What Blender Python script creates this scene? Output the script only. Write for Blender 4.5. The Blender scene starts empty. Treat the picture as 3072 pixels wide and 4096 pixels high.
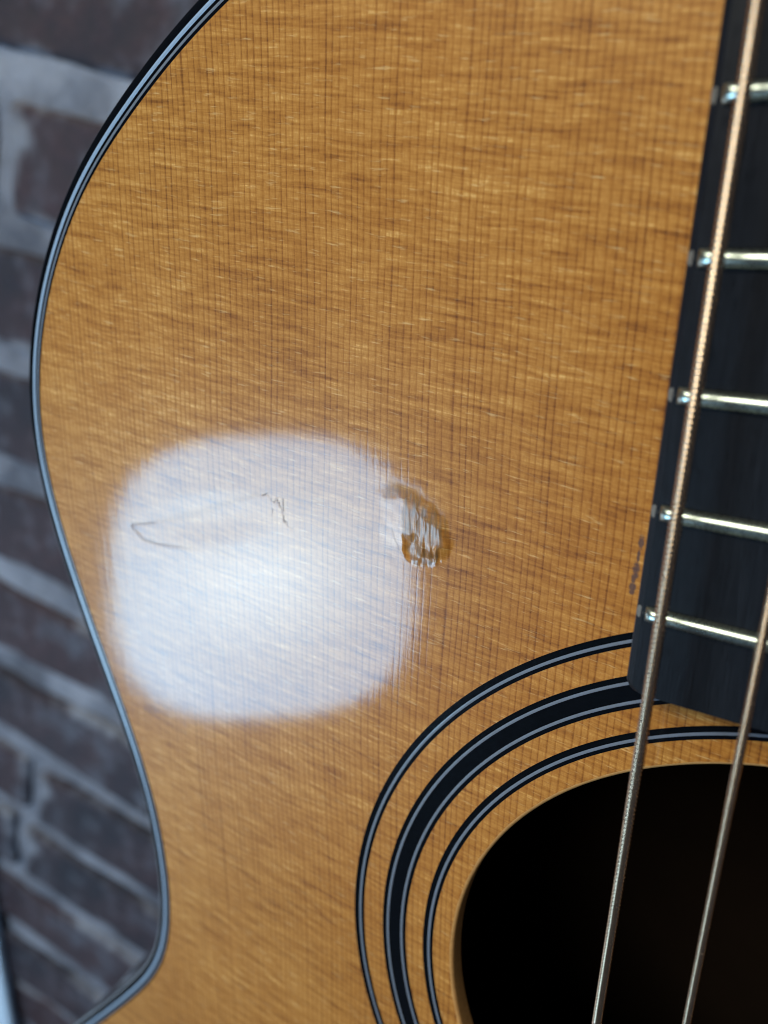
import bpy, bmesh, math, random
import numpy as np
from mathutils import Vector, Matrix, geometry

SC = bpy.context.scene
COL = SC.collection
K = 0.001                                   # every length below is in millimetres

# ---------------------------------------------------------------- frames
# guitar frame: origin = middle of the soundhole on the lacquered top, +X to the treble side,
# +Y up the neck, +Z out of the top.  wall frame: u along the courses, v up, n out of the wall.
def rot3(a, b, c):
    return Matrix.Rotation(c, 3, 'Z') @ Matrix.Rotation(b, 3, 'Y') @ Matrix.Rotation(a, 3, 'X')
RW = rot3(0.046, 0.062, -0.216)             # columns u, v, n seen from the guitar
UVN = RW.transposed()
G2W3 = Matrix((UVN[0], -UVN[2], UVN[1]))    # world X = u, world Y = -n, world Z = v
LIFT = Vector((0, 0, 1.2))
G2W = Matrix.Translation(LIFT) @ G2W3.to_4x4()
WALL_N, ROW0, PITCH = -230.5, 158.058, 75.0

# ---------------------------------------------------------------- camera
CAM_P = Vector((-12.3198, 106.7374, 92.0452))
CAM_R = rot3(-0.3170, 0.5165, 0.0187)
cd = bpy.data.cameras.new('camera')
cam = bpy.data.objects.new('camera', cd); COL.objects.link(cam)
cd.sensor_fit = 'VERTICAL'; cd.sensor_height = 24.0; cd.sensor_width = 18.0
cd.lens = 3209.7 / 4096 * 24.0
cd.clip_start = 0.005; cd.clip_end = 50
cd.dof.use_dof = True
cd.dof.focus_distance = 0.107
cd.dof.aperture_fstop = cd.lens / 1.95      # a pupil of about 2 mm
cd.dof.aperture_blades = 0
cam.matrix_world = G2W @ (Matrix.Translation(CAM_P * K) @ CAM_R.to_4x4())
SC.camera = cam
SC.render.resolution_x, SC.render.resolution_y = 768, 1024

# ---------------------------------------------------------------- light
w = bpy.data.worlds.new('World'); SC.world = w; w.use_nodes = True
bg = w.node_tree.nodes['Background']
bg.inputs['Color'].default_value = (0.74, 0.90, 1.22, 1); bg.inputs['Strength'].default_value = 0.055
SC.view_settings.view_transform = 'Standard'; SC.view_settings.look = 'None'
SC.view_settings.exposure = 0.0; SC.view_settings.gamma = 1.0
SC.cycles.use_denoising = True
SC.cycles.denoising_input_passes = 'RGB_ALBEDO_NORMAL'; SC.cycles.denoising_prefilter = 'ACCURATE'
SC.cycles.filter_width = 1.0
SC.cycles.use_adaptive_sampling = False
SC.cycles.max_bounces = 8; SC.cycles.diffuse_bounces = 3; SC.cycles.glossy_bounces = 4
SC.cycles.sample_clamp_indirect = 6.0
SC.cycles.blur_glossy = 0.3

def area(name, pos, look, sx, sy, power, col):
    d = bpy.data.lights.new(name, 'AREA'); d.shape = 'RECTANGLE'; d.size = sx; d.size_y = sy
    d.energy = power; d.color = col
    o = bpy.data.objects.new(name, d); COL.objects.link(o)
    P = G2W @ (Vector(pos) * K); T = G2W @ (Vector(look) * K)
    o.location = P; o.rotation_euler = (T - P).to_track_quat('-Z', 'Y').to_euler()
    return o
area('ceiling_light', (-620, 1500, 1750), (-80, 0, 0), 1.9, 0.75, 57, (1.0, 0.97, 0.80))
area('wall_fill_light', (-1150, -620, -30), (-300, -330, -230), 0.3, 0.9, 2.4, (0.62, 0.80, 1.0))  # added fill to brighten the lower wall, no window known there

LAMP_D = Vector((-0.56835, -0.39183, 0.72350))
LAMP_C = Vector((-652.98, -334.94, 723.5))

# ---------------------------------------------------------------- helpers
def link(name, me, mat=None, parent=None):
    if mat and not me.materials: me.materials.append(mat)
    o = bpy.data.objects.new(name, me); COL.objects.link(o)
    if parent: o.parent = parent
    return o
def mesh(name, verts, faces, smooth=False):
    me = bpy.data.meshes.new(name)
    me.from_pydata([(x * K, y * K, z * K) for x, y, z in verts], [], faces); me.update()
    if smooth: me.polygons.foreach_set('use_smooth', [True] * len(me.polygons))
    return me
def tag(o, label, cat, group=None):
    o['label'] = label; o['category'] = cat
    if group: o['group'] = group
def fixn(me):
    bm = bmesh.new(); bm.from_mesh(me); bmesh.ops.recalc_face_normals(bm, faces=bm.faces); bm.to_mesh(me); bm.free()
    return me

class N:
    """small node-graph writer"""
    def __init__(s, name):
        s.m = bpy.data.materials.new(name); s.m.use_nodes = True
        s.t = s.m.node_tree; s.n = s.t.nodes
        s.b = s.n['Principled BSDF']
    def put(s, sock, v):
        if isinstance(v, bpy.types.NodeSocket): s.t.links.new(v, sock)
        else: sock.default_value = v
    def add(s, t, **kw):
        n = s.n.new(t)
        for k, v in kw.items(): setattr(n, k, v)
        return n
    def ma(s, op, a, b=0.0, c=None, clamp=False):
        n = s.add('ShaderNodeMath', operation=op); n.use_clamp = clamp
        s.put(n.inputs[0], a); s.put(n.inputs[1], b)
        if c is not None: s.put(n.inputs[2], c)
        return n.outputs[0]
    def coord(s, k=1000.0):
        c = s.add('ShaderNodeTexCoord').outputs['Object']
        n = s.add('ShaderNodeVectorMath', operation='SCALE'); s.put(n.inputs[0], c); n.inputs['Scale'].default_value = k
        return n.outputs[0]
    def sep(s, v):
        n = s.add('ShaderNodeSeparateXYZ'); s.put(n.inputs[0], v); return n.outputs
    def xyz(s, x, y, z=0.0):
        n = s.add('ShaderNodeCombineXYZ')
        for i, v in enumerate((x, y, z)): s.put(n.inputs[i], v)
        return n.outputs[0]
    def noise(s, v, scale=1.0, detail=2.0, rough=0.5):
        n = s.add('ShaderNodeTexNoise'); s.put(n.inputs['Vector'], v)
        n.inputs['Scale'].default_value = scale; n.inputs['Detail'].default_value = detail; n.inputs['Roughness'].default_value = rough
        return n.outputs['Fac']
    def ramp(s, f, stops):
        n = s.add('ShaderNodeValToRGB'); s.put(n.inputs[0], f); e = n.color_ramp.elements
        while len(e) < len(stops): e.new(0.5)
        for el, (p, c) in zip(e, stops):
            el.position = p; el.color = (c, c, c, 1) if isinstance(c, (int, float)) else (*c, 1)
        return n.outputs[0]
    def mix(s, f, a, b):
        n = s.add('ShaderNodeMix', data_type='RGBA'); s.put(n.inputs[0], f)
        s.put(n.inputs[6], a if isinstance(a, bpy.types.NodeSocket) else (*a, 1))
        s.put(n.inputs[7], b if isinstance(b, bpy.types.NodeSocket) else (*b, 1))
        return n.outputs[2]
    def attr(s, name):
        n = s.add('ShaderNodeAttribute', attribute_name=name); return n.outputs['Fac']
    def bump(s, h, dist_mm, strength=1.0, normal=None):
        n = s.add('ShaderNodeBump'); n.inputs['Strength'].default_value = strength
        n.inputs['Distance'].default_value = dist_mm * K; s.put(n.inputs['Height'], h)
        if normal is not None: s.put(n.inputs['Normal'], normal)
        return n.outputs[0]
    def set(s, **kw):
        for k, v in kw.items():
            k = k.replace('_', ' ')
            s.put(s.b.inputs[k], (*v, 1) if isinstance(v, tuple) and len(v) == 3 else v)
        return s.m

def wood_material():
    g = N('lacquered_spruce'); P = g.coord(); x, y, z = g.sep(P)
    ma = g.ma
    flat = g.xyz(x, y, 0.0)
    wlow = ma('SUBTRACT', g.noise(flat, 0.011, 2), 0.5)
    wmid = ma('SUBTRACT', g.noise(g.xyz(ma('MULTIPLY', x, 0.22), ma('MULTIPLY', y, 0.012)), 1.0, 2), 0.5)
    x1 = ma('ADD', x, ma('ADD', ma('MULTIPLY', wlow, 5.0), ma('MULTIPLY', wmid, 0.9)))
    irr = ma('SUBTRACT', g.noise(g.xyz(ma('MULTIPLY', x1, 0.33), 3.0), 1.0, 3), 0.5)
    x2 = ma('ADD', x1, ma('MULTIPLY', irr, 1.5))
    ring_ = ma('DIVIDE', x2, 1.02); ph = ma('FRACT', ring_); cell = ma('FLOOR', ring_)
    late = g.ramp(ph, [(0.0, 0.25), (0.08, 0.0), (0.58, 0.03), (0.74, 0.30), (0.86, 0.95), (0.95, 0.95), (1.0, 0.30)])
    amp = ma('MULTIPLY', g.ramp(g.noise(g.xyz(ma('MULTIPLY', x2, 0.62), 9.0), 1.0, 2), [(0.30, 0.28), (0.70, 1.0)]),
             g.ramp(g.noise(g.xyz(ma('MULTIPLY', x, 0.5), ma('MULTIPLY', y, 0.05), 4.0), 1.0, 2), [(0.3, 0.45), (0.7, 1.0)]))
    late = ma('MULTIPLY', late, amp)
    # figure: silk and bear-claw streaks running across the grain
    wv = ma('MULTIPLY', ma('SUBTRACT', g.noise(flat, 0.05, 2), 0.5), 1.6)
    ys = ma('ADD', ma('ADD', y, wv), ma('MULTIPLY', x, 0.11))
    nA = ma('SUBTRACT', g.noise(g.xyz(ma('MULTIPLY', x, 0.065), ma('MULTIPLY', ys, 0.62)), 1.0, 5, 0.68), 0.5)
    nB = ma('SUBTRACT', g.noise(g.xyz(ma('ADD', ma('MULTIPLY', cell, 0.16), ma('MULTIPLY', x, 0.07)), ma('MULTIPLY', ys, 1.9), 5.0), 1.0, 3, 0.6), 0.5)
    nC = ma('SUBTRACT', g.noise(g.xyz(ma('MULTIPLY', x, 3.2), ma('MULTIPLY', y, 1.1), 8.0), 1.0, 2, 0.6), 0.5)
    nL = ma('SUBTRACT', g.noise(flat, 0.022, 2), 0.5)
    strk = g.ramp(g.noise(g.xyz(ma('MULTIPLY', x, 0.085), ma('MULTIPLY', ys, 0.85), 12.0), 1.0, 4, 0.6), [(0.52, 0.0), (0.72, 1.0)])
    f = ma('ADD', 0.64, ma('MULTIPLY', nA, 0.80))
    f = ma('ADD', f, ma('MULTIPLY', nB, 0.95)); f = ma('ADD', f, ma('MULTIPLY', nC, 0.38))
    f = ma('ADD', f, ma('MULTIPLY', nL, 0.40)); f = ma('SUBTRACT', f, ma('MULTIPLY', strk, 0.27))
    f = ma('SUBTRACT', f, ma('MULTIPLY', late, 0.56), clamp=True)
    col = g.ramp(f, [(0.0, (0.130, 0.040, 0.005)), (0.28, (0.260, 0.097, 0.014)), (0.55, (0.395, 0.166, 0.028)), (0.80, (0.52, 0.258, 0.062)), (1.0, (0.75, 0.47, 0.17))])
    # the colour is paler towards the edge of the bout and ruddier towards the middle joint
    tone = ma('ADD', ma('MULTIPLY', ma('ADD', x, 128.0), 0.0105), ma('MULTIPLY', ma('SUBTRACT', g.noise(flat, 0.018, 2), 0.5), 1.6), clamp=True)
    warm = g.add('ShaderNodeMix', data_type='RGBA', blend_type='MULTIPLY'); warm.inputs[0].default_value = 1.0
    g.put(warm.inputs[6], col); g.put(warm.inputs[7], g.mix(tone, (1.06, 1.10, 1.22), (0.98, 0.90, 0.78))); col = warm.outputs[2]
    # short bright flecks of silk
    fl = g.ramp(g.noise(g.xyz(ma('MULTIPLY', x, 0.30), ma('MULTIPLY', ys, 2.3), 2.0), 1.0, 3, 0.55), [(0.60, 0.0), (0.74, 1.0)])
    col = g.mix(ma('MULTIPLY', fl, 0.45), col, (0.80, 0.58, 0.28))
    su = ma('ADD', ma('MULTIPLY', x, 0.94), ma('MULTIPLY', y, -0.34)); sv = ma('ADD', ma('MULTIPLY', x, 0.34), ma('MULTIPLY', y, 0.94))
    scr = g.ramp(g.noise(g.xyz(ma('MULTIPLY', su, 0.05), ma('MULTIPLY', sv, 3.6), 7.0), 1.0, 1, 0.4), [(0.68, 0.0), (0.76, 1.0)])
    scr = ma('MULTIPLY', scr, g.ramp(g.noise(flat, 0.04, 2), [(0.50, 0.0), (0.66, 0.16)]))
    col = g.mix(scr, col, (0.78, 0.56, 0.30))
    # wear: cracks of the finish, bare bruised fibres, dried dark stain by the fingerboard
    crack = g.attr('crack'); bare = g.attr('bare')
    fib = g.noise(g.xyz(ma('MULTIPLY', x, 3.0), ma('MULTIPLY', y, 0.35), 1.0), 1.0, 3)
    col = g.mix(ma('MULTIPLY', bare, g.ramp(fib, [(0.38, 0.25), (0.62, 1.0)])), col, (0.17, 0.098, 0.045))
    col = g.mix(ma('MULTIPLY', crack, 0.85), col, (0.13, 0.10, 0.085))
    st = None
    nz = g.noise(flat, 1.6, 3)
    for sx, sy, rx, ry in ((-29.15, 73.6, 0.33, 1.05), (-29.35, 69.9, 0.48, 1.25), (-29.5, 67.6, 0.42, 1.0), (-29.5, 68.8, 0.25, 1.2), (-29.25, 71.7, 0.2, 0.9)):
        d2 = ma('ADD', ma('POWER', ma('ABSOLUTE', ma('DIVIDE', ma('SUBTRACT', x, sx), rx)), 2.0), ma('POWER', ma('ABSOLUTE', ma('DIVIDE', ma('SUBTRACT', y, sy), ry)), 2.0))
        e = ma('SUBTRACT', ma('MULTIPLY', nz, 2.6), d2)
        st = e if st is None else ma('MAXIMUM', st, e)
    col = g.mix(ma('MULTIPLY', ma('MULTIPLY', st, 1.0, clamp=True), 0.8), col, (0.060, 0.042, 0.050))
    h = ma('ADD', ma('MULTIPLY', late, -0.8), ma('ADD', ma('MULTIPLY', nB, 0.5), ma('MULTIPLY', nC, 0.5)))
    bm_ = g.bump(h, 0.0032)
    wav = g.noise(g.xyz(ma('MULTIPLY', x, 0.55), ma('MULTIPLY', y, 0.10)), 1.0, 2)
    bm2 = g.bump(wav, 0.007, 1.0, bm_)
    rough = ma('ADD', 0.07, ma('MULTIPLY', bare, 0.26))
    return g.set(Base_Color=col, Roughness=0.42, Specular_IOR_Level=0.26, Normal=bm_, Coat_Weight=ma('SUBTRACT', 1.0, ma('MULTIPLY', crack, 0.92), clamp=True), Coat_Roughness=rough, Coat_IOR=1.5, Coat_Normal=bm2)

def plain(name, col, rough=0.4, metal=0.0, coat=0.0, spec=0.5, var=0.0, scale=0.2, coatr=0.08):
    g = N(name); P = g.coord()
    n = g.noise(P, scale, 4, 0.6)
    c = g.mix(n, tuple(a * (1 - var) for a in col), tuple(min(1, a * (1 + var)) for a in col))
    r = g.ma('ADD', rough, g.ma('MULTIPLY', g.ma('SUBTRACT', g.noise(P, scale * 5, 3), 0.5), 0.15))
    return g.set(Base_Color=c, Roughness=r, Metallic=metal, Coat_Weight=coat, Coat_Roughness=coatr, Specular_IOR_Level=spec)

def ebony_material():
    g = N('ebony'); x, y, z = g.sep(g.coord())
    s = g.noise(g.xyz(g.ma('MULTIPLY', x, 5.0), g.ma('MULTIPLY', y, 0.16), z), 1.0, 3, 0.65)
    lo = g.noise(g.xyz(g.ma('MULTIPLY', x, 0.25), g.ma('MULTIPLY', y, 0.02)), 1.0, 2)
    pore = g.ramp(g.noise(g.xyz(g.ma('MULTIPLY', x, 6.0), g.ma('MULTIPLY', y, 0.42), 3.0), 1.0, 2), [(0.60, 0.0), (0.72, 1.0)])
    col = g.mix(s, (0.0008, 0.0008, 0.0015), (0.014, 0.016, 0.023))
    col = g.mix(pore, col, (0.002, 0.002, 0.003))
    r = g.ma('ADD', 0.30, g.ma('ADD', g.ma('MULTIPLY', s, 0.16), g.ma('MULTIPLY', lo, 0.10)))
    b = g.bump(g.ma('SUBTRACT', s, g.ma('MULTIPLY', pore, 1.0)), 0.03)
    return g.set(Base_Color=col, Roughness=r, Specular_IOR_Level=0.16, Normal=b)

def brick_material():
    g = N('old_brick'); P = g.coord()
    oi = g.add('ShaderNodeObjectInfo').outputs['Random']
    big = g.noise(P, 0.022, 4, 0.6); fine = g.noise(P, 0.16, 4, 0.65)
    c = g.ramp(oi, [(0.0, (0.013, 0.015, 0.028)), (0.45, (0.021, 0.020, 0.034)), (0.72, (0.055, 0.031, 0.040)), (1.0, (0.026, 0.031, 0.053))])
    c = g.mix(g.ramp(big, [(0.38, 0.0), (0.66, 0.85)]), c, (0.062, 0.036, 0.046))
    c = g.mix(g.ramp(g.noise(P, 0.04, 3), [(0.50, 0.0), (0.68, 0.75)]), c, (0.10, 0.115, 0.16))
    c = g.mix(g.ramp(fine, [(0.35, 0.55), (0.6, 0.0)]), c, (0.022, 0.023, 0.032))
    gx, gy, gz = g.sep(g.add('ShaderNodeTexCoord').outputs['Generated'])
    ed = lambda v: g.ma('MULTIPLY', g.ma('ABSOLUTE', g.ma('SUBTRACT', v, 0.5)), 2.0)
    edge = g.ma('MAXIMUM', g.ma('SUBTRACT', g.ma('MULTIPLY', ed(gx), 1.0), 0.08), ed(gz))
    sm = g.ma('ADD', edge, g.ma('MULTIPLY', g.ma('SUBTRACT', g.noise(P, 0.022, 5, 0.6), 0.5), 1.3))
    c = g.mix(g.ramp(sm, [(0.80, 0.0), (1.10, 0.8)]), c, (0.22, 0.245, 0.31))
    b = g.bump(g.ma('ADD', fine, big), 1.6)
    return g.set(Base_Color=c, Roughness=0.75, Normal=b, Specular_IOR_Level=0.35)

def mortar_material():
    g = N('lime_mortar'); P = g.coord()
    a = g.ramp(g.noise(P, 0.016, 4, 0.65), [(0.36, 0.0), (0.62, 1.0)]); f = g.noise(P, 0.35, 4, 0.65)
    c = g.mix(a, (0.08, 0.09, 0.13), (0.27, 0.30, 0.39))
    c = g.mix(g.ramp(f, [(0.3, 0.5), (0.6, 0.0)]), c, (0.15, 0.16, 0.19))
    return g.set(Base_Color=c, Roughness=0.9, Normal=g.bump(f, 1.5))

def lamp_glow():
    g = N('lamp_diffuser'); x, y, z = g.sep(g.coord(1.0))
    r = g.ma('SQRT', g.ma('ADD', g.ma('POWER', g.ma('MULTIPLY', x, 4.4), 2.0), g.ma('POWER', g.ma('MULTIPLY', y, 6.6), 2.0)))
    s = g.ramp(g.ma('MULTIPLY', r, 0.62), [(0.0, 1.0), (0.22, 0.84), (0.50, 0.66), (1.0, 0.62)])
    st = g.ma('MULTIPLY', s, 16.8)
    ec = g.mix(g.ma('MULTIPLY', r, 0.8, clamp=True), (0.54, 0.80, 1.0), (0.31, 0.63, 0.97))
    return g.set(Base_Color=(0.7, 0.7, 0.7), Roughness=0.5, Emission_Color=ec, Emission_Strength=st)

M_WOOD = wood_material()
M_EBONY = ebony_material()
M_BLACK = plain('black_binding', (0.002, 0.003, 0.005), 0.17, coat=0.0, spec=0.28, var=0.2)
M_LINE = plain('pale_inlay', (0.14, 0.162, 0.215), 0.4, coat=0.6, var=0.12, scale=0.6)
M_BIND_GLOSS = plain('painted_binding_gloss', (0.27, 0.38, 0.56), 0.35, coat=0.8, var=0.08, scale=0.6)  # gloss highlight of the black binding, put into the colour as pale blue
M_SIDE = plain('dark_side_wood', (0.012, 0.010, 0.010), 0.4, coat=0.8, var=0.4, scale=0.05)
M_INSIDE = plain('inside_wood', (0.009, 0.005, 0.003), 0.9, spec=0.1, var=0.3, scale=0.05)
M_ENDGRAIN = plain('hole_edge_wood', (0.55, 0.29, 0.10), 0.45, coat=0.5, var=0.35, scale=1.4, coatr=0.2)
M_FRET = plain('fret_metal', (0.49, 0.55, 0.49), 0.28, metal=1.0, var=0.06, scale=0.8)
M_BRONZE = plain('bronze_winding', (0.61, 0.435, 0.295), 0.24, metal=1.0, var=0.12, scale=0.5)
M_STEEL = plain('plain_steel', (0.62, 0.62, 0.62), 0.22, metal=1.0, var=0.05, scale=0.5)
M_FILL = plain('slot_filler', (0.13, 0.115, 0.10), 0.5, var=0.25, scale=1.2)
M_NECK = plain('neck_wood', (0.12, 0.05, 0.025), 0.35, coat=0.5, var=0.4, scale=0.06)
M_BONE = plain('bone', (0.62, 0.56, 0.44), 0.4, var=0.1, scale=0.3)
M_BRICK = brick_material(); M_MORTAR = mortar_material()
M_PAINT = plain('pale_blue_paint', (0.52, 0.70, 0.92), 0.5, var=0.06, scale=0.02)
M_GLOW = lamp_glow(); M_HOUSING = plain('lamp_housing', (0.7, 0.72, 0.75), 0.45, var=0.03, scale=0.02)

# ---------------------------------------------------------------- numpy noise for the dents
def vnoise(x, y, seed=0):
    xi = np.floor(x).astype(np.int64); yi = np.floor(y).astype(np.int64)
    fx = x - xi; fy = y - yi; fx = fx * fx * (3 - 2 * fx); fy = fy * fy * (3 - 2 * fy)
    def hsh(i, j):
        h = (i * 374761393 + j * 668265263 + seed * 974634777) & 0xffffffff
        h = ((h ^ (h >> 13)) * 1274126177) & 0xffffffff
        return ((h ^ (h >> 16)) & 0xffff) / 65535.0
    return (hsh(xi, yi) * (1 - fx) + hsh(xi + 1, yi) * fx) * (1 - fy) + (hsh(xi, yi + 1) * (1 - fx) + hsh(xi + 1, yi + 1) * fx) * fy
def pdist(x, y, poly):
    best = np.full(x.shape, 1e9)
    for (ax, ay), (bx, by) in zip(poly[:-1], poly[1:]):
        dx, dy = bx - ax, by - ay
        t = np.clip(((x - ax) * dx + (y - ay) * dy) / (dx * dx + dy * dy), 0, 1)
        best = np.minimum(best, np.hypot(x - ax - t * dx, y - ay - t * dy))
    return best
def sstep(a, b, v):
    t = np.clip((v - a) / (b - a), 0, 1); return t * t * (3 - 2 * t)

# ================================================================ BRICK WALL
random.seed(7)
def rounded_brick(name, L, H, D, seed):
    rr = random.Random(seed)
    bm = bmesh.new()
    bmesh.ops.create_cube(bm, size=1.0)
    for v in bm.verts: v.co = Vector((v.co.x * L, v.co.y * D, v.co.z * H))
    bmesh.ops.subdivide_edges(bm, edges=[e for e in bm.edges if abs(e.verts[0].co.x - e.verts[1].co.x) > 1], cuts=3)
    for v in bm.verts:
        v.co += Vector((rr.uniform(-2, 2), rr.uniform(-1.5, 1.5), rr.uniform(-5, 5)))
    bmesh.ops.bevel(bm, geom=[e for e in bm.edges], offset=3.0, segments=1, affect='EDGES')
    for v in bm.verts: v.co *= K
    me = bpy.data.meshes.new(name); bm.to_mesh(me); bm.free()
    me.materials.append(M_BRICK)
    return me
U0, U1 = -1050.0, 800.0
KT, KB = -6, 18                              # courses above and below
wy = -WALL_N * K                              # world y of the brick faces
vt, vb = ROW0 - KT * PITCH, ROW0 - KB * PITCH
bm = bmesh.new()
nx, nz = 90, 90
vs = []
for j in range(nz + 1):
    for i in range(nx + 1):
        u = U0 + (U1 - U0) * i / nx; v = vb + (vt - vb) * j / nz
        vs.append(bm.verts.new((u * K, wy + (5.5 + random.uniform(-1.5, 1.5)) * K, v * K + LIFT.z)))
for j in range(nz):
    for i in range(nx):
        a = j * (nx + 1) + i
        bm.faces.new((vs[a], vs[a + 1], vs[a + nx + 2], vs[a + nx + 1]))
bk = [bm.verts.new((u * K, wy + 0.115, v * K + LIFT.z)) for u, v in ((U0, vb), (U1, vb), (U1, vt), (U0, vt))]
bm.faces.new(bk[::-1])
rim = [[vs[i] for i in range(nx + 1)], [vs[j * (nx + 1) + nx] for j in range(nz + 1)], [vs[nz * (nx + 1) + i] for i in range(nx, -1, -1)], [vs[j * (nx + 1)] for j in range(nz, -1, -1)]]
for k in range(4): bm.faces.new([bk[k], bk[(k + 1) % 4]] + rim[k][::-1])
me = bpy.data.meshes.new('brick_wall'); bm.to_mesh(me); bm.free()
wall = link('brick_wall', me, M_MORTAR)
tag(wall, 'dark purplish brick wall with thick pale mortar joints, out of focus behind the guitar', 'wall')
MB = [rounded_brick('brick', 214, 55, 40, s) for s in range(6)]
MH = [rounded_brick('brick', 102, 55, 40, 20 + s) for s in range(4)]
JOINT = {1: -417.0, 7: -404.0, 8: -420.0}     # cross joints that show beside the guitar (course: u)
for k in range(KT, KB):
    vc = ROW0 - (k + 0.5) * PITCH
    j0 = JOINT.get(k, random.uniform(-525, -480))
    segs = []
    u = j0
    while u < U1 - 60:
        L = 214 if random.random() < 0.93 else 102
        segs.append((u + 7 + L / 2, L)); u += L + 14
    u = j0
    while u > U0 + 60:
        L = 214 if random.random() < 0.93 else 102
        segs.append((u - 7 - L / 2, L)); u -= L + 14
    for uc, L in segs:
        if uc - L / 2 < U0 or uc + L / 2 > U1: continue
        o = link('brick', random.choice(MB if L > 150 else MH), None, wall)
        o.location = (uc * K, wy + (20 + random.uniform(-1.5, 2.5)) * K, vc * K + LIFT.z)
        o.rotation_euler = (random.uniform(-.01, .01), random.uniform(-.012, .012), random.uniform(-.01, .01))

# pale painted post at the left end of what shows of the wall
bm = bmesh.new(); bmesh.ops.create_cube(bm, size=1.0)
for v in bm.verts: v.co = Vector((v.co.x * 90, v.co.y * 7, v.co.z * 800))
bmesh.ops.bevel(bm, geom=list(bm.edges), offset=1.2, segments=2, affect='EDGES')
for v in bm.verts: v.co *= K
me = bpy.data.meshes.new('post'); bm.to_mesh(me); bm.free()
post = link('post', me, M_PAINT)
post.location = (-0.476, wy - 0.0065, LIFT.z - 0.69); post.rotation_euler = (0, math.radians(-7.1), 0)
tag(post, 'pale blue painted upright post in front of the brick wall, bottom left corner', 'post')

# ================================================================ GUITAR
guitar = bpy.data.objects.new('acoustic_guitar', None); COL.objects.link(guitar)
guitar.empty_display_size = 0.05
guitar.matrix_world = G2W
tag(guitar, 'acoustic guitar with amber lacquered spruce top, black binding and a dented bout', 'guitar')

Y20, HW20, TAPER, HF, SCALE = 67.16, 27.88, 0.0135, 6.16, 645.0
fret_y = lambda n: Y20 + SCALE * (2 ** (-n / 12) - 2 ** (-20 / 12))
half_w = lambda y: HW20 - (y - Y20) * TAPER
NUT_Y = fret_y(0); SADDLE_Y = Y20 - SCALE * 2 ** (-20 / 12)

# body outline: edge of the bare wood, bass side, from the neck joint down to the tail
HALF = [(0, 152.5), (-25, 151.8), (-48, 149.3), (-70, 143.6), (-87.3, 135.6), (-96.0, 130.6), (-102.5, 126.1), (-109.6, 120.6), (-115.3, 115.5), (-120.4, 109.8), (-125.0, 103.1),
        (-128.6, 96.5), (-131.6, 88.8), (-133.0, 83.4), (-134.0, 76.4), (-134.0, 69.6), (-133.1, 62.6), (-131.5, 55.4), (-129.2, 47.7), (-126.7, 40.2), (-123.9, 32.4),
        (-120.5, 23.2), (-116.9, 12.8), (-114.1, 2.2), (-112.5, -9.3), (-112.1, -19.5), (-112.9, -28.9), (-114.9, -36.9), (-118.4, -44.6), (-124.2, -53.2), (-136.0, -68.0),
        (-150, -85), (-166, -108), (-179, -133), (-187, -160), (-190, -190), (-186, -222), (-174, -256), (-152, -287), (-120, -311), (-80, -326), (-40, -332.5), (0, -334)]
def catmull(pts, n):
    out = []
    for i in range(len(pts) - 1):
        p0 = pts[max(i - 1, 0)]; p1 = pts[i]; p2 = pts[i + 1]; p3 = pts[min(i + 2, len(pts) - 1)]
        if i == 0: p0 = (-p2[0], p2[1])
        if i == len(pts) - 2: p3 = (-p1[0], p1[1])
        for k in range(n):
            t = k / n
            out.append(tuple(0.5 * ((2 * p1[a]) + (-p0[a] + p2[a]) * t + (2 * p0[a] - 5 * p1[a] + 4 * p2[a] - p3[a]) * t * t + (-p0[a] + 3 * p1[a] - 3 * p2[a] + p3[a]) * t ** 3) for a in (0, 1)))
    return out + [pts[-1]]
half = catmull(HALF, 10)
left = np.array(half)
loop = np.vstack([left, (left * [-1, 1])[1:-1][::-1]])          # counter-clockwise seen from +Z
# even spacing and a light smoothing
seg = np.hypot(*np.diff(np.vstack([loop, loop[:1]]), axis=0).T); s = np.concatenate([[0], np.cumsum(seg)])
NL = 900
ss = np.linspace(0, s[-1], NL, endpoint=False)
ext = np.vstack([loop, loop[:1]])
loop = np.stack([np.interp(ss, s, ext[:, a]) for a in (0, 1)], 1)
for _ in range(14): loop = 0.5 * loop + 0.25 * (np.roll(loop, 1, 0) + np.roll(loop, -1, 0))
tan = np.roll(loop, -1, 0) - np.roll(loop, 1, 0); tan /= np.hypot(*tan.T)[:, None]
NRM = np.stack([tan[:, 1], -tan[:, 0]], 1)                       # outward
off = lambda d: loop + NRM * d

def sweep(name, path, nrm, prof, mat, parent, smooth=True, closed=True):
    """prof: [(offset along nrm, z)] closed cross-section swept along a closed path"""
    n, m = len(path), len(prof)
    V = [(path[i][0] + nrm[i][0] * d, path[i][1] + nrm[i][1] * d, z) for i in range(n) for d, z in prof]
    F = [(i * m + j, i * m + (j + 1) % m, ((i + 1) % n) * m + (j + 1) % m, ((i + 1) % n) * m + j) for i in range(n) for j in range(m if closed else m - 1)]
    me = fixn(mesh(name, V, F, smooth)); 
    if smooth:
        me.set_sharp_from_angle(angle=math.radians(40))
    return link(name, me, mat, parent)
def strip(a, b, crown=0.0, depth=2.0, z=0.0, n=4):
    top = [(a + (b - a) * i / n, z + crown * 4 * (i / n) * (1 - i / n)) for i in range(n + 1)]
    return [(a, z - depth)] + top + [(b, z - depth)]

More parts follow.
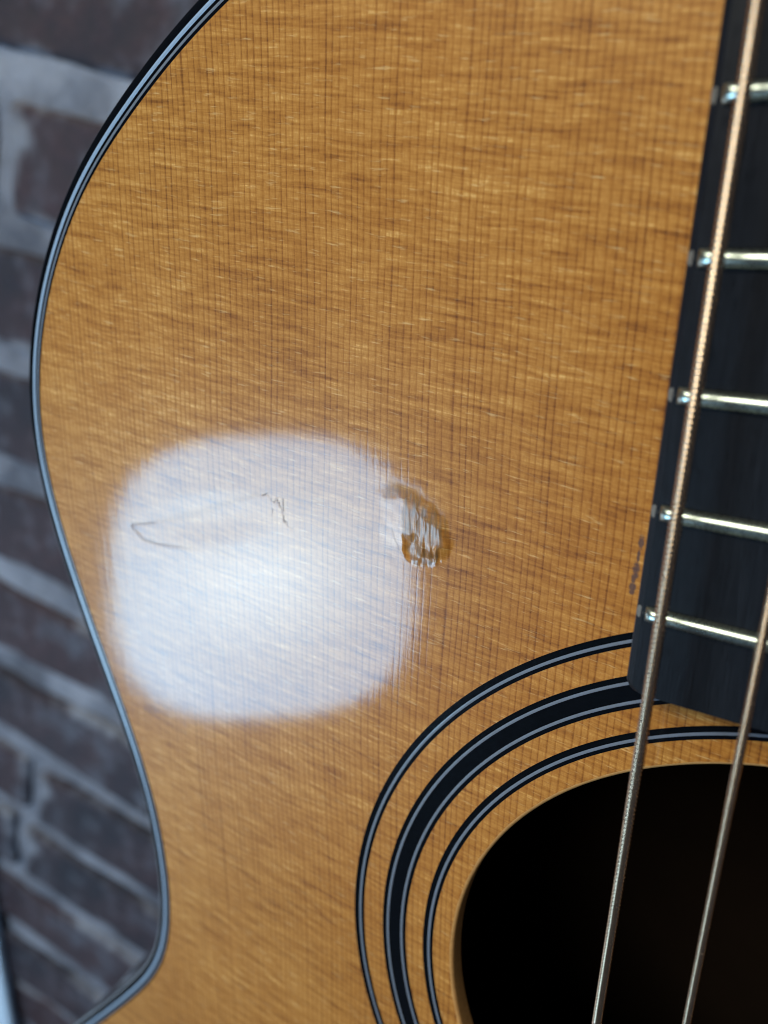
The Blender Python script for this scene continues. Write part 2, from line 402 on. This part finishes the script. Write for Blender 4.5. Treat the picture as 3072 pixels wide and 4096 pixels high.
# ---- soundboard: flat sheet with the soundhole, plus a finely meshed field that carries the dents
RH = 50.0
PX0, PX1, PY0, PY1, STEP = -122.5, -51.5, 44.0, 86.0, 0.115
def seg_loop(pts, base): return [(base + i, base + (i + 1) % len(pts)) for i in range(len(pts))]
hole = [((RH + 0.6) * math.cos(2 * math.pi * i / 240), (RH + 0.6) * math.sin(2 * math.pi * i / 240)) for i in range(240)]
rect = [(PX0, PY0), (PX1, PY0), (PX1, PY1), (PX0, PY1)]
vv, ee = [], []
for L in (loop.tolist(), hole, rect):
    ee += seg_loop(L, len(vv)); vv += [Vector(p) for p in L]
ov, oe, of, *_ = geometry.delaunay_2d_cdt(vv, ee, [], 1, 1e-6)
V = [(p.x, p.y, 0.0) for p in ov]; F = []
for f in of:
    cx = sum(ov[i].x for i in f) / len(f); cy = sum(ov[i].y for i in f) / len(f)
    if math.hypot(cx, cy) < RH + 0.5 or (PX0 < cx < PX1 and PY0 < cy < PY1): continue
    F.append(tuple(f))
nb = len(V)
gx = np.arange(PX0, PX1 + 1e-6, STEP); gx[-1] = PX1; gy = np.arange(PY0, PY1 + 1e-6, STEP); gy[-1] = PY1
X, Y = np.meshgrid(gx, gy)
wob = lambda a, f, sd: a * (vnoise(X * f, Y * f, sd) - 0.5)
Xw, Yw = X + wob(0.8, 0.7, 1) + wob(0.10, 1.9, 2), Y + wob(0.8, 0.7, 3) + wob(0.10, 1.9, 4)
# the deep dent with torn fibres
yk = [64.2, 65.0, 66.5, 68.0, 70.0, 72.0, 73.5, 74.6]
Yr = Yw + sstep(-61.5, -59.5, X) * 1.3 * (vnoise(X * 2.3, Y * 0.05, 51) - 0.5) + sstep(-61.5, -59.5, X) * 0.5 * (vnoise(X * 5.0, Y * 0.1, 52) - 0.5)
xl = np.interp(Yr, yk, [-57.8, -59.3, -60.4, -61.0, -61.3, -61.2, -60.8, -59.6]); xr = np.interp(Yr, yk, [-57.2, -55.9, -55.0, -54.7, -55.0, -55.9, -57.4, -59.2])
fv = np.interp(Yr, yk, [0.5, 0.50, 0.46, 0.34, 0.17, 0.12, 0.14, 0.4]); dep = np.interp(Yr, yk, [0.0, 0.30, 0.58, 0.60, 0.46, 0.32, 0.16, 0.0])
sx_ = (Xw - xl) / (xr - xl)
ARC = [(-65.4, 74.2), (-63.8, 75.1), (-62.2, 75.5), (-60.4, 75.3), (-58.4, 74.7), (-56.2, 73.5), (-54.9, 72.0), (-54.0, 70.0)]
arcy = np.interp(Xw, [p[0] for p in ARC], [p[1] for p in ARC])
ramp_ = np.clip(Xw + 65.0, 0, None); ramp_ = ramp_ ** 2 / (ramp_ + 1.2)
lip = 0.056 * ramp_ * sstep(-0.3, 2.2 + 1.2 * vnoise(X * 0.6, Y * 0.6, 43), arcy - Yw) * sstep(64.6, 67.6, Yr) * (1 - sstep(-0.5, 1.5, Xw - xr))
Z = lip - 0.34 * (1 - sstep(0.2, 1.0, np.hypot((Xw + 59.5 + 0.2 * (Yw - 66.8)) / 1.7, (Yw - 66.9) / 2.3))) - 0.16 * (1 - sstep(0.0, 1.0, np.hypot((Xw + 57.0) / 1.9, (Yw - 65.6) / 1.3)))
ins = sstep(-0.04, 0.10, sx_) * sstep(-0.03, 0.08, 1 - sx_) * sstep(64.2, 65.0, Yw) * (1 - sstep(73.6, 74.6, Yw))
fib = vnoise(X * 3.0 + 0.25 * Y, Y * 0.24, 11) - 0.5 + 0.5 * (vnoise(X * 4.2, Y * 0.6, 12) - 0.5)
Z += ins * fib * 0.075 * (0.35 + 0.65 * sstep(-61.0, -57.5, X))
for cx_, cy_, rx_, ry_, hh in ((-57.7, 66.8, .30, .85, .20), (-56.3, 66.7, .38, 1.1, .22), (-55.3, 67.2, .26, .75, .16), (-56.5, 65.2, .95, .42, .14), (-58.6, 65.2, .5, .3, .10), (-58.6, 71.6, .16, 1.7, .06), (-57.4, 70.6, .2, 2.2, .07)):
    Z += 0.65 * hh * np.exp(-((Xw - cx_) / rx_) ** 2 - ((Yw - cy_) / ry_) ** 2)
rb = np.where(sx_ < 0.5, sx_, 1 - sx_)
da = pdist(Xw, Yw, ARC[:5]); Z -= 0.012 * vnoise(X * 0.7, Y * 0.7, 41) * np.exp(-(da / 0.5) ** 2)
C3 = [(-62.6, 68.8), (-62.2, 67.6), (-61.6, 66.3), (-60.9, 65.3), (-60.1, 64.5)]
# the long shallow dent and its creases
a_ = math.radians(15.5); ux = (X + 97.5) * math.cos(a_) + (Y - 63.6) * math.sin(a_); uy = -(X + 97.5) * math.sin(a_) + (Y - 63.6) * math.cos(a_)
re = np.hypot(ux / 17.5, uy / 5.2); Z -= 0.12 * np.clip(1 - re ** 2, 0, 1) ** 2
C1 = [(-108.3, 61.1), (-113.4, 59.85), (-113.8, 59.3), (-111.3, 57.5), (-107.1, 57.4), (-98.0, 58.4)]
C1U = [(-108.3, 61.1), (-101.0, 63.6), (-93.0, 67.0), (-86.0, 69.8)]
C1B = [(-96.1, 58.9), (-92.9, 59.0), (-91.8, 58.8)]
C2 = [(-85.4, 69.9), (-84.3, 70.1), (-83.4, 69.7), (-82.9, 69.3), (-82.35, 70.3), (-82.1, 69.2), (-81.4, 67.8), (-81.2, 66.7), (-80.9, 66.3), (-79.7, 65.6)]
C2B = [(-81.25, 70.0), (-81.2, 66.9)]
C2C = [(-83.3, 68.0), (-83.15, 67.0)]
jx, jy = X + wob(0.5, 1.7, 21) + wob(0.3, 4, 22), Y + wob(0.5, 1.7, 23) + wob(0.3, 4, 24)
d1 = np.minimum(pdist(X, Y, C1), pdist(X, Y, C1B)); d2 = np.minimum(np.minimum(pdist(jx, jy, C2), pdist(X, Y, C2B)), pdist(jx, jy, C2C))
fade1 = 1 - 0.75 * sstep(-108, -99, X)
Z -= fade1 * 0.016 * np.exp(-(d1 / 0.42) ** 2) + 0.010 * np.exp(-(d2 / 0.16) ** 2)
Z *= sstep(0, 1.5, X - PX0) * sstep(0, 1.5, PX1 - X) * sstep(0, 1.5, Y - PY0) * sstep(0, 1.5, PY1 - Y)
crack = np.maximum.reduce([0.55 * fade1 * np.exp(-(d1 / 0.26) ** 2), 0.14 * np.exp(-(pdist(X, Y, C1U) / 0.5) ** 2), 1.0 * np.exp(-(d2 / 0.11) ** 2) * (0.35 + 0.65 * (vnoise(X * 1.3, Y * 1.3, 31) > 0.4))])
rim_crack = np.exp(-(rb / 0.03) ** 2) * ins.clip(0.3, 1) * (Yw > 64.4) * (Yw < 74) * (vnoise(X * 1.1, Y * 1.1, 33) > 0.62) * 0.2
crack = np.maximum(np.maximum(crack, rim_crack), 0.5 * np.exp(-(pdist(X + wob(0.3, 1.2, 25), Y, C3) / 0.09) ** 2))
cres = np.exp(-((arcy - Yw - 1.0) / 1.3) ** 2) * sstep(-65.0, -63.0, X) * (1 - sstep(-55.0, -53.6, X)) * sstep(66.0, 69.0, Yw)
bare = np.clip(ins * 0.85 + 0.75 * cres, 0, 1)
ny_, nx_ = X.shape
V += np.stack([X.ravel(), Y.ravel(), Z.ravel()], 1).tolist()
idx = nb + np.arange(ny_ * nx_).reshape(ny_, nx_)
F += np.stack([idx[:-1, :-1].ravel(), idx[:-1, 1:].ravel(), idx[1:, 1:].ravel(), idx[1:, :-1].ravel()], 1).tolist()
me = mesh('soundboard', V, F, True)
for nm, arr in (('crack', crack), ('bare', bare)):
    at = me.attributes.new(nm, 'FLOAT', 'POINT')
    at.data.foreach_set('value', np.concatenate([np.zeros(nb), arr.ravel()]).astype(np.float32))
top = link('soundboard', me, M_WOOD, guitar)
top['label'] = 'amber spruce top with fine straight grain, cracked dents and a torn gouge'

# edge of the soundhole
circ = [(math.cos(2 * math.pi * i / 300), math.sin(2 * math.pi * i / 300)) for i in range(300)]
zero = [(0, 0)] * 300
sweep('soundhole_edge', zero, circ, [(RH + 0.6, 0.0), (RH + 0.37, -0.05), (RH + 0.18, -0.18), (RH + 0.05, -0.37), (RH, -0.6), (RH, -3.2), (RH + 0.6, -3.3)], M_ENDGRAIN, top, closed=False)

# ---- rosette: three black rings let into the top, with pale lines
def ring(r0, r1, lines):
    o = sweep('rosette_ring', zero, circ, strip(r0, r1, 0.0, 0.6, 0.02), M_BLACK, guitar)
    for c, wd in lines:
        sweep('inlay_line', zero, circ, strip(c - wd / 2, c + wd / 2, 0.012, 0.3, 0.035), M_LINE, o)
    return o
ring(66.45, 68.30, [(67.20, 0.42)])
ring(58.50, 62.85, [(61.87, 0.42), (59.30, 0.42)])
ring(53.55, 55.35, [(54.30, 0.42)])

# ---- binding, purfling and a painted gloss band, all flush with the wood edge
sweep('purfling_strip', loop, NRM, strip(0.0, 0.46, 0, 1.5), M_BLACK, guitar)
sweep('purfling_or_gloss_line', loop, NRM, strip(0.465, 0.82, 0.03, 1.5), M_LINE, guitar)
sweep('purfling_strip', loop, NRM, strip(0.825, 1.25, 0, 1.5), M_BLACK, guitar)
sweep('purfling_or_gloss_line', loop, NRM, strip(1.255, 1.85, 0.05, 1.5), M_BIND_GLOSS, guitar)  # no real purfling: band coloured like the highlight along the binding
rd = 0.75; b0, b1 = 1.855, 3.3
sweep('binding', loop, NRM, [(b0, -6.5), (b0, 0.0), (b1 - rd, 0.0)] + [(b1 - rd + rd * math.sin(t), -rd + rd * math.cos(t)) for t in np.linspace(0.2, math.pi / 2, 7)] + [(b1, -6.5)], M_BLACK, guitar)

# ---- side and back
DEPTH = 104.0
sweep('side', loop, NRM, [(3.2, -6.4), (3.2, -DEPTH), (0.6, -DEPTH), (0.6, -6.4)], M_SIDE, guitar)
bo = off(3.05)
me = mesh('back', [(x, y, -DEPTH) for x, y in bo] + [(x, y, -DEPTH - 3) for x, y in bo], [tuple(range(NL)), tuple(range(2 * NL - 1, NL - 1, -1))] + [(i, i + NL, (i + 1) % NL + NL, (i + 1) % NL) for i in range(NL)])
back = link('back', fixn(me), M_SIDE, guitar)
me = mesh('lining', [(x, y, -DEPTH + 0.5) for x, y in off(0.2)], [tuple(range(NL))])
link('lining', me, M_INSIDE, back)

# ---- fingerboard
YE = 56.85
def board_profile(h):
    ze = HF - h * h / 812.0
    pts = [(-h, 0.05), (-h, ze - 0.62), (-h + 0.12, ze - 0.40), (-h + 0.80, HF - (h - 0.8) ** 2 / 812.0)]
    xs = np.linspace(-h + 0.8, h - 0.8, 25)[1:-1]
    pts += [(x, HF - x * x / 812.0) for x in xs]
    return pts + [(-a, b) for a, b in pts[:4][::-1]]
stations = [YE + 1.5 * (1 - math.cos(t)) for t in np.linspace(0.0, math.pi / 2, 8)] + list(np.linspace(YE + 2, NUT_Y, 60))
V = []; m = None
for y in stations:
    t = max(0.0, min(1.0, (YE + 1.5 - y) / 1.5)); cut = 1.5 * (1 - math.sqrt(max(0.0, 1 - t * t)))
    pr = board_profile(half_w(y) - cut); m = len(pr)
    V += [(a, y, b) for a, b in pr]
F = [(i * m + j, i * m + j + 1, (i + 1) * m + j + 1, (i + 1) * m + j) for i in range(len(stations) - 1) for j in range(m - 1)]
F += [tuple(range(m)), tuple(range((len(stations) - 1) * m, len(stations) * m))[::-1]]
me = fixn(mesh('fingerboard', V, F, True)); me.set_sharp_from_angle(angle=math.radians(12))
board = link('fingerboard', me, M_EBONY, guitar)
for n in range(1, 21):
    y0 = fret_y(n); h = half_w(y0) - 1.15
    xs = [-h, -h + 0.12, -h + 0.35, -h + 0.8] + list(np.linspace(-h + 1.6, h - 1.6, 16)) + [h - 0.8, h - 0.35, h - 0.12, h]
    V = []; arc = np.linspace(0, math.pi, 9)
    for x in xs:
        e = h - abs(x); tall = 1.05 * min(1.0, 0.28 + 0.72 * math.sqrt(min(1.0, e / 0.8))); base = HF - x * x / 812.0 - 0.02
        V += [(x, y0 + 0.90 * math.cos(t), base + tall * math.sin(t) ** 0.8) for t in arc]
    q = len(arc)
    F = [(i * q + j, i * q + j + 1, (i + 1) * q + j + 1, (i + 1) * q + j) for i in range(len(xs) - 1) for j in range(q - 1)]
    F += [tuple(range(q)), tuple(range((len(xs) - 1) * q, len(xs) * q))[::-1]]
    link('fret', fixn(mesh('fret', V, F, True)), M_FRET, board)
    for sgn in (-1, 1):                        # filled end of the fret slot
        hb = half_w(y0); ze = HF - hb * hb / 812.0; V = []
        R_ = 10
        for k in range(R_):
            t = 2 * math.pi * k / R_; a = 0.5 + 0.5 * math.cos(t)
            V.append((sgn * (hb - 0.06 - 0.86 * a), y0 + 0.95 * math.sin(t) * (0.55 + 0.45 * (1 - a)), ze - 0.40 + 0.46 * a + 0.03))
        V += [(vx, vy, vz - 0.4) for vx, vy, vz in V]
        F = [tuple(range(R_)), tuple(range(2 * R_ - 1, R_ - 1, -1))] + [(i, (i + 1) % R_, (i + 1) % R_ + R_, i + R_) for i in range(R_)]
        link('slot_filler', fixn(mesh('slot_filler', V, F)), M_FILL, board)

# ---- neck, headstock, nut, bridge: they lie outside the frame, kept simple but whole
V = []; st = np.linspace(150.0, NUT_Y, 20)
for y in st:
    h = half_w(y) - 0.4; dpt = 17.0 + 10.0 * max(0, 1 - (y - 150) / 40) ** 2
    V += [(h * math.cos(t), y, -0.1 - dpt * math.sin(t)) for t in np.linspace(0, math.pi, 17)]
F = [(i * 17 + j, i * 17 + j + 1, (i + 1) * 17 + j + 1, (i + 1) * 17 + j) for i in range(19) for j in range(16)] + [tuple(range(17)), tuple(range(19 * 17, 20 * 17))[::-1]] + [(i * 17, (i + 1) * 17, (i + 1) * 17 + 16, i * 17 + 16) for i in range(19)]
neck = link('neck', fixn(mesh('neck', V, F, False)), M_NECK, guitar)
def slab(name, pts, z0, z1, mat, parent, bev=0.8, tilt=0.0, y0=0.0):
    n = len(pts); zz = lambda y, z: z - (y - y0) * tilt
    me = mesh(name, [(x, y, zz(y, z0)) for x, y in pts] + [(x, y, zz(y, z1)) for x, y in pts], [tuple(range(n))[::-1], tuple(range(n, 2 * n))] + [(i, (i + 1) % n, (i + 1) % n + n, i + n) for i in range(n)])
    bm = bmesh.new(); bm.from_mesh(me); bmesh.ops.recalc_face_normals(bm, faces=bm.faces)
    bmesh.ops.bevel(bm, geom=list(bm.edges), offset=bev * K, segments=2, affect='EDGES'); bm.to_mesh(me); bm.free()
    return link(name, me, mat, parent)
slab('headstock', [(-21, NUT_Y + 5), (21, NUT_Y + 5), (33, NUT_Y + 35), (37, NUT_Y + 185), (-37, NUT_Y + 185), (-33, NUT_Y + 35)], -9, 5.5, M_NECK, neck, 1.5, 0.25, NUT_Y)
slab('nut', [(-21.9, NUT_Y + .2), (21.9, NUT_Y + .2), (21.9, NUT_Y + 5), (-21.9, NUT_Y + 5)], 0.2, 7.6, M_BONE, neck, 0.5)
bridge = slab('bridge', [(-76, SADDLE_Y - 22), (-30, SADDLE_Y - 26), (30, SADDLE_Y - 26), (76, SADDLE_Y - 22), (76, SADDLE_Y - 6), (30, SADDLE_Y + 8), (-30, SADDLE_Y + 8), (-76, SADDLE_Y - 6)], 0.02, 8.5, M_EBONY, guitar, 1.5)
slab('saddle', [(-36, SADDLE_Y - 1.5), (36, SADDLE_Y - 1.5), (36, SADDLE_Y + 1.5), (-36, SADDLE_Y + 1.5)], 8.4, 11.4, M_BONE, bridge, 0.5)

# ---- strings; the wound ones carry their real helical wrap where it can be seen
def string(x20, slope, r, wound, label=None):
    zs = lambda y: 10.78 + 0.0065 * (Y20 - y)
    pitch = 0.60 if r > 0.6 else 0.50
    if wound:
        ys = np.concatenate([np.linspace(NUT_Y + 3, 146, 60)[:-1], np.arange(146, -112, -pitch / 6), np.linspace(-112, SADDLE_Y, 6)])
        ns = 16
    else:
        ys = np.linspace(NUT_Y + 3, SADDLE_Y, 40); ns = 10
    th = np.arange(ns) * 2 * math.pi / ns
    YY = ys[:, None] + 0 * th; ph = YY / pitch - th / (2 * math.pi)
    fine = (YY < 146) & (YY > -112)
    rr = r - (0.14 * (1 - np.abs(np.sin(math.pi * ph))) if wound else 0) * fine - (0.02 * (~fine) if wound else 0)
    V = np.stack([x20 + slope * (YY - Y20) + rr * np.cos(th), YY, zs(YY) + rr * np.sin(th)], -1).reshape(-1, 3)
    i = np.arange(len(ys) - 1)[:, None] * ns; j = np.arange(ns)[None, :]; j1 = (j + 1) % ns
    F = np.stack([i + j, i + j1, i + ns + j1, i + ns + j], -1).reshape(-1, 4)
    o = link('string', mesh('string', V.tolist(), F.tolist(), True), M_BRONZE if wound else M_STEEL, guitar)
    if label: o['label'] = label
string(-24.26, 0.0138, 0.68, True, 'thick bronze wound string nearest the bass edge of the fingerboard')
string(-14.42, 0.0085, 0.54, True, 'thinner bronze wound string second from the bass edge')
string(-4.80, 0.0030, 0.41, True)
string(4.80, -0.0030, 0.31, False)
string(14.42, -0.0085, 0.20, False)
string(24.26, -0.0138, 0.15, False)

# ================================================================ LAMP reflected in the lacquer
lamp = bpy.data.objects.new('panel_lamp', None); COL.objects.link(lamp); lamp.empty_display_size = 0.1
ez = -LAMP_D.normalized(); ex = Vector((0, 1, 0)).cross(LAMP_D).normalized(); ey = LAMP_D.cross(ex).normalized()
Rl = Matrix((ex, ey, ez)).transposed()
if Rl.determinant() < 0: Rl = Matrix((ex, -ey, ez)).transposed()
lamp.matrix_world = G2W @ (Matrix.Translation(LAMP_C * K) @ Rl.to_4x4())
tag(lamp, 'softly rounded square white lamp whose cold light is mirrored in the guitar top', 'lamp')
def squircle(a, b, n, k=96):
    out = []
    for i in range(k):
        t = 2 * math.pi * i / k; c, s_ = math.cos(t), math.sin(t)
        out.append((a * math.copysign(abs(c) ** (2 / n), c), b * math.copysign(abs(s_) ** (2 / n), s_)))
    return out
V, F = [], []; rings_ = [(1.0, 0), (0.97, 5), (0.9, 8), (0.6, 11), (0.3, 12)]; kk = 96
for f_, z in rings_: V += [(x * f_, y * f_, z) for x, y in squircle(206, 193, 2.9, kk)]
for r_ in range(len(rings_) - 1):
    F += [(r_ * kk + i, r_ * kk + (i + 1) % kk, (r_ + 1) * kk + (i + 1) % kk, (r_ + 1) * kk + i) for i in range(kk)]
F.append(tuple(range((len(rings_) - 1) * kk, len(rings_) * kk)))
link('diffuser', mesh('diffuser', V, F, True), M_GLOW, lamp)
V, F = [], []; prof = [(1.005, 0.5), (1.03, -2), (1.03, -55), (0.98, -62)]
for f_, z in prof: V += [(x * f_, y * f_, z) for x, y in squircle(206, 193, 2.9, kk)]
for r_ in range(len(prof) - 1):
    F += [(r_ * kk + i, r_ * kk + (i + 1) % kk, (r_ + 1) * kk + (i + 1) % kk, (r_ + 1) * kk + i) for i in range(kk)]
F.append(tuple(range((len(prof) - 1) * kk, len(prof) * kk)))
link('housing', fixn(mesh('housing', V, F, False)), M_HOUSING, lamp)
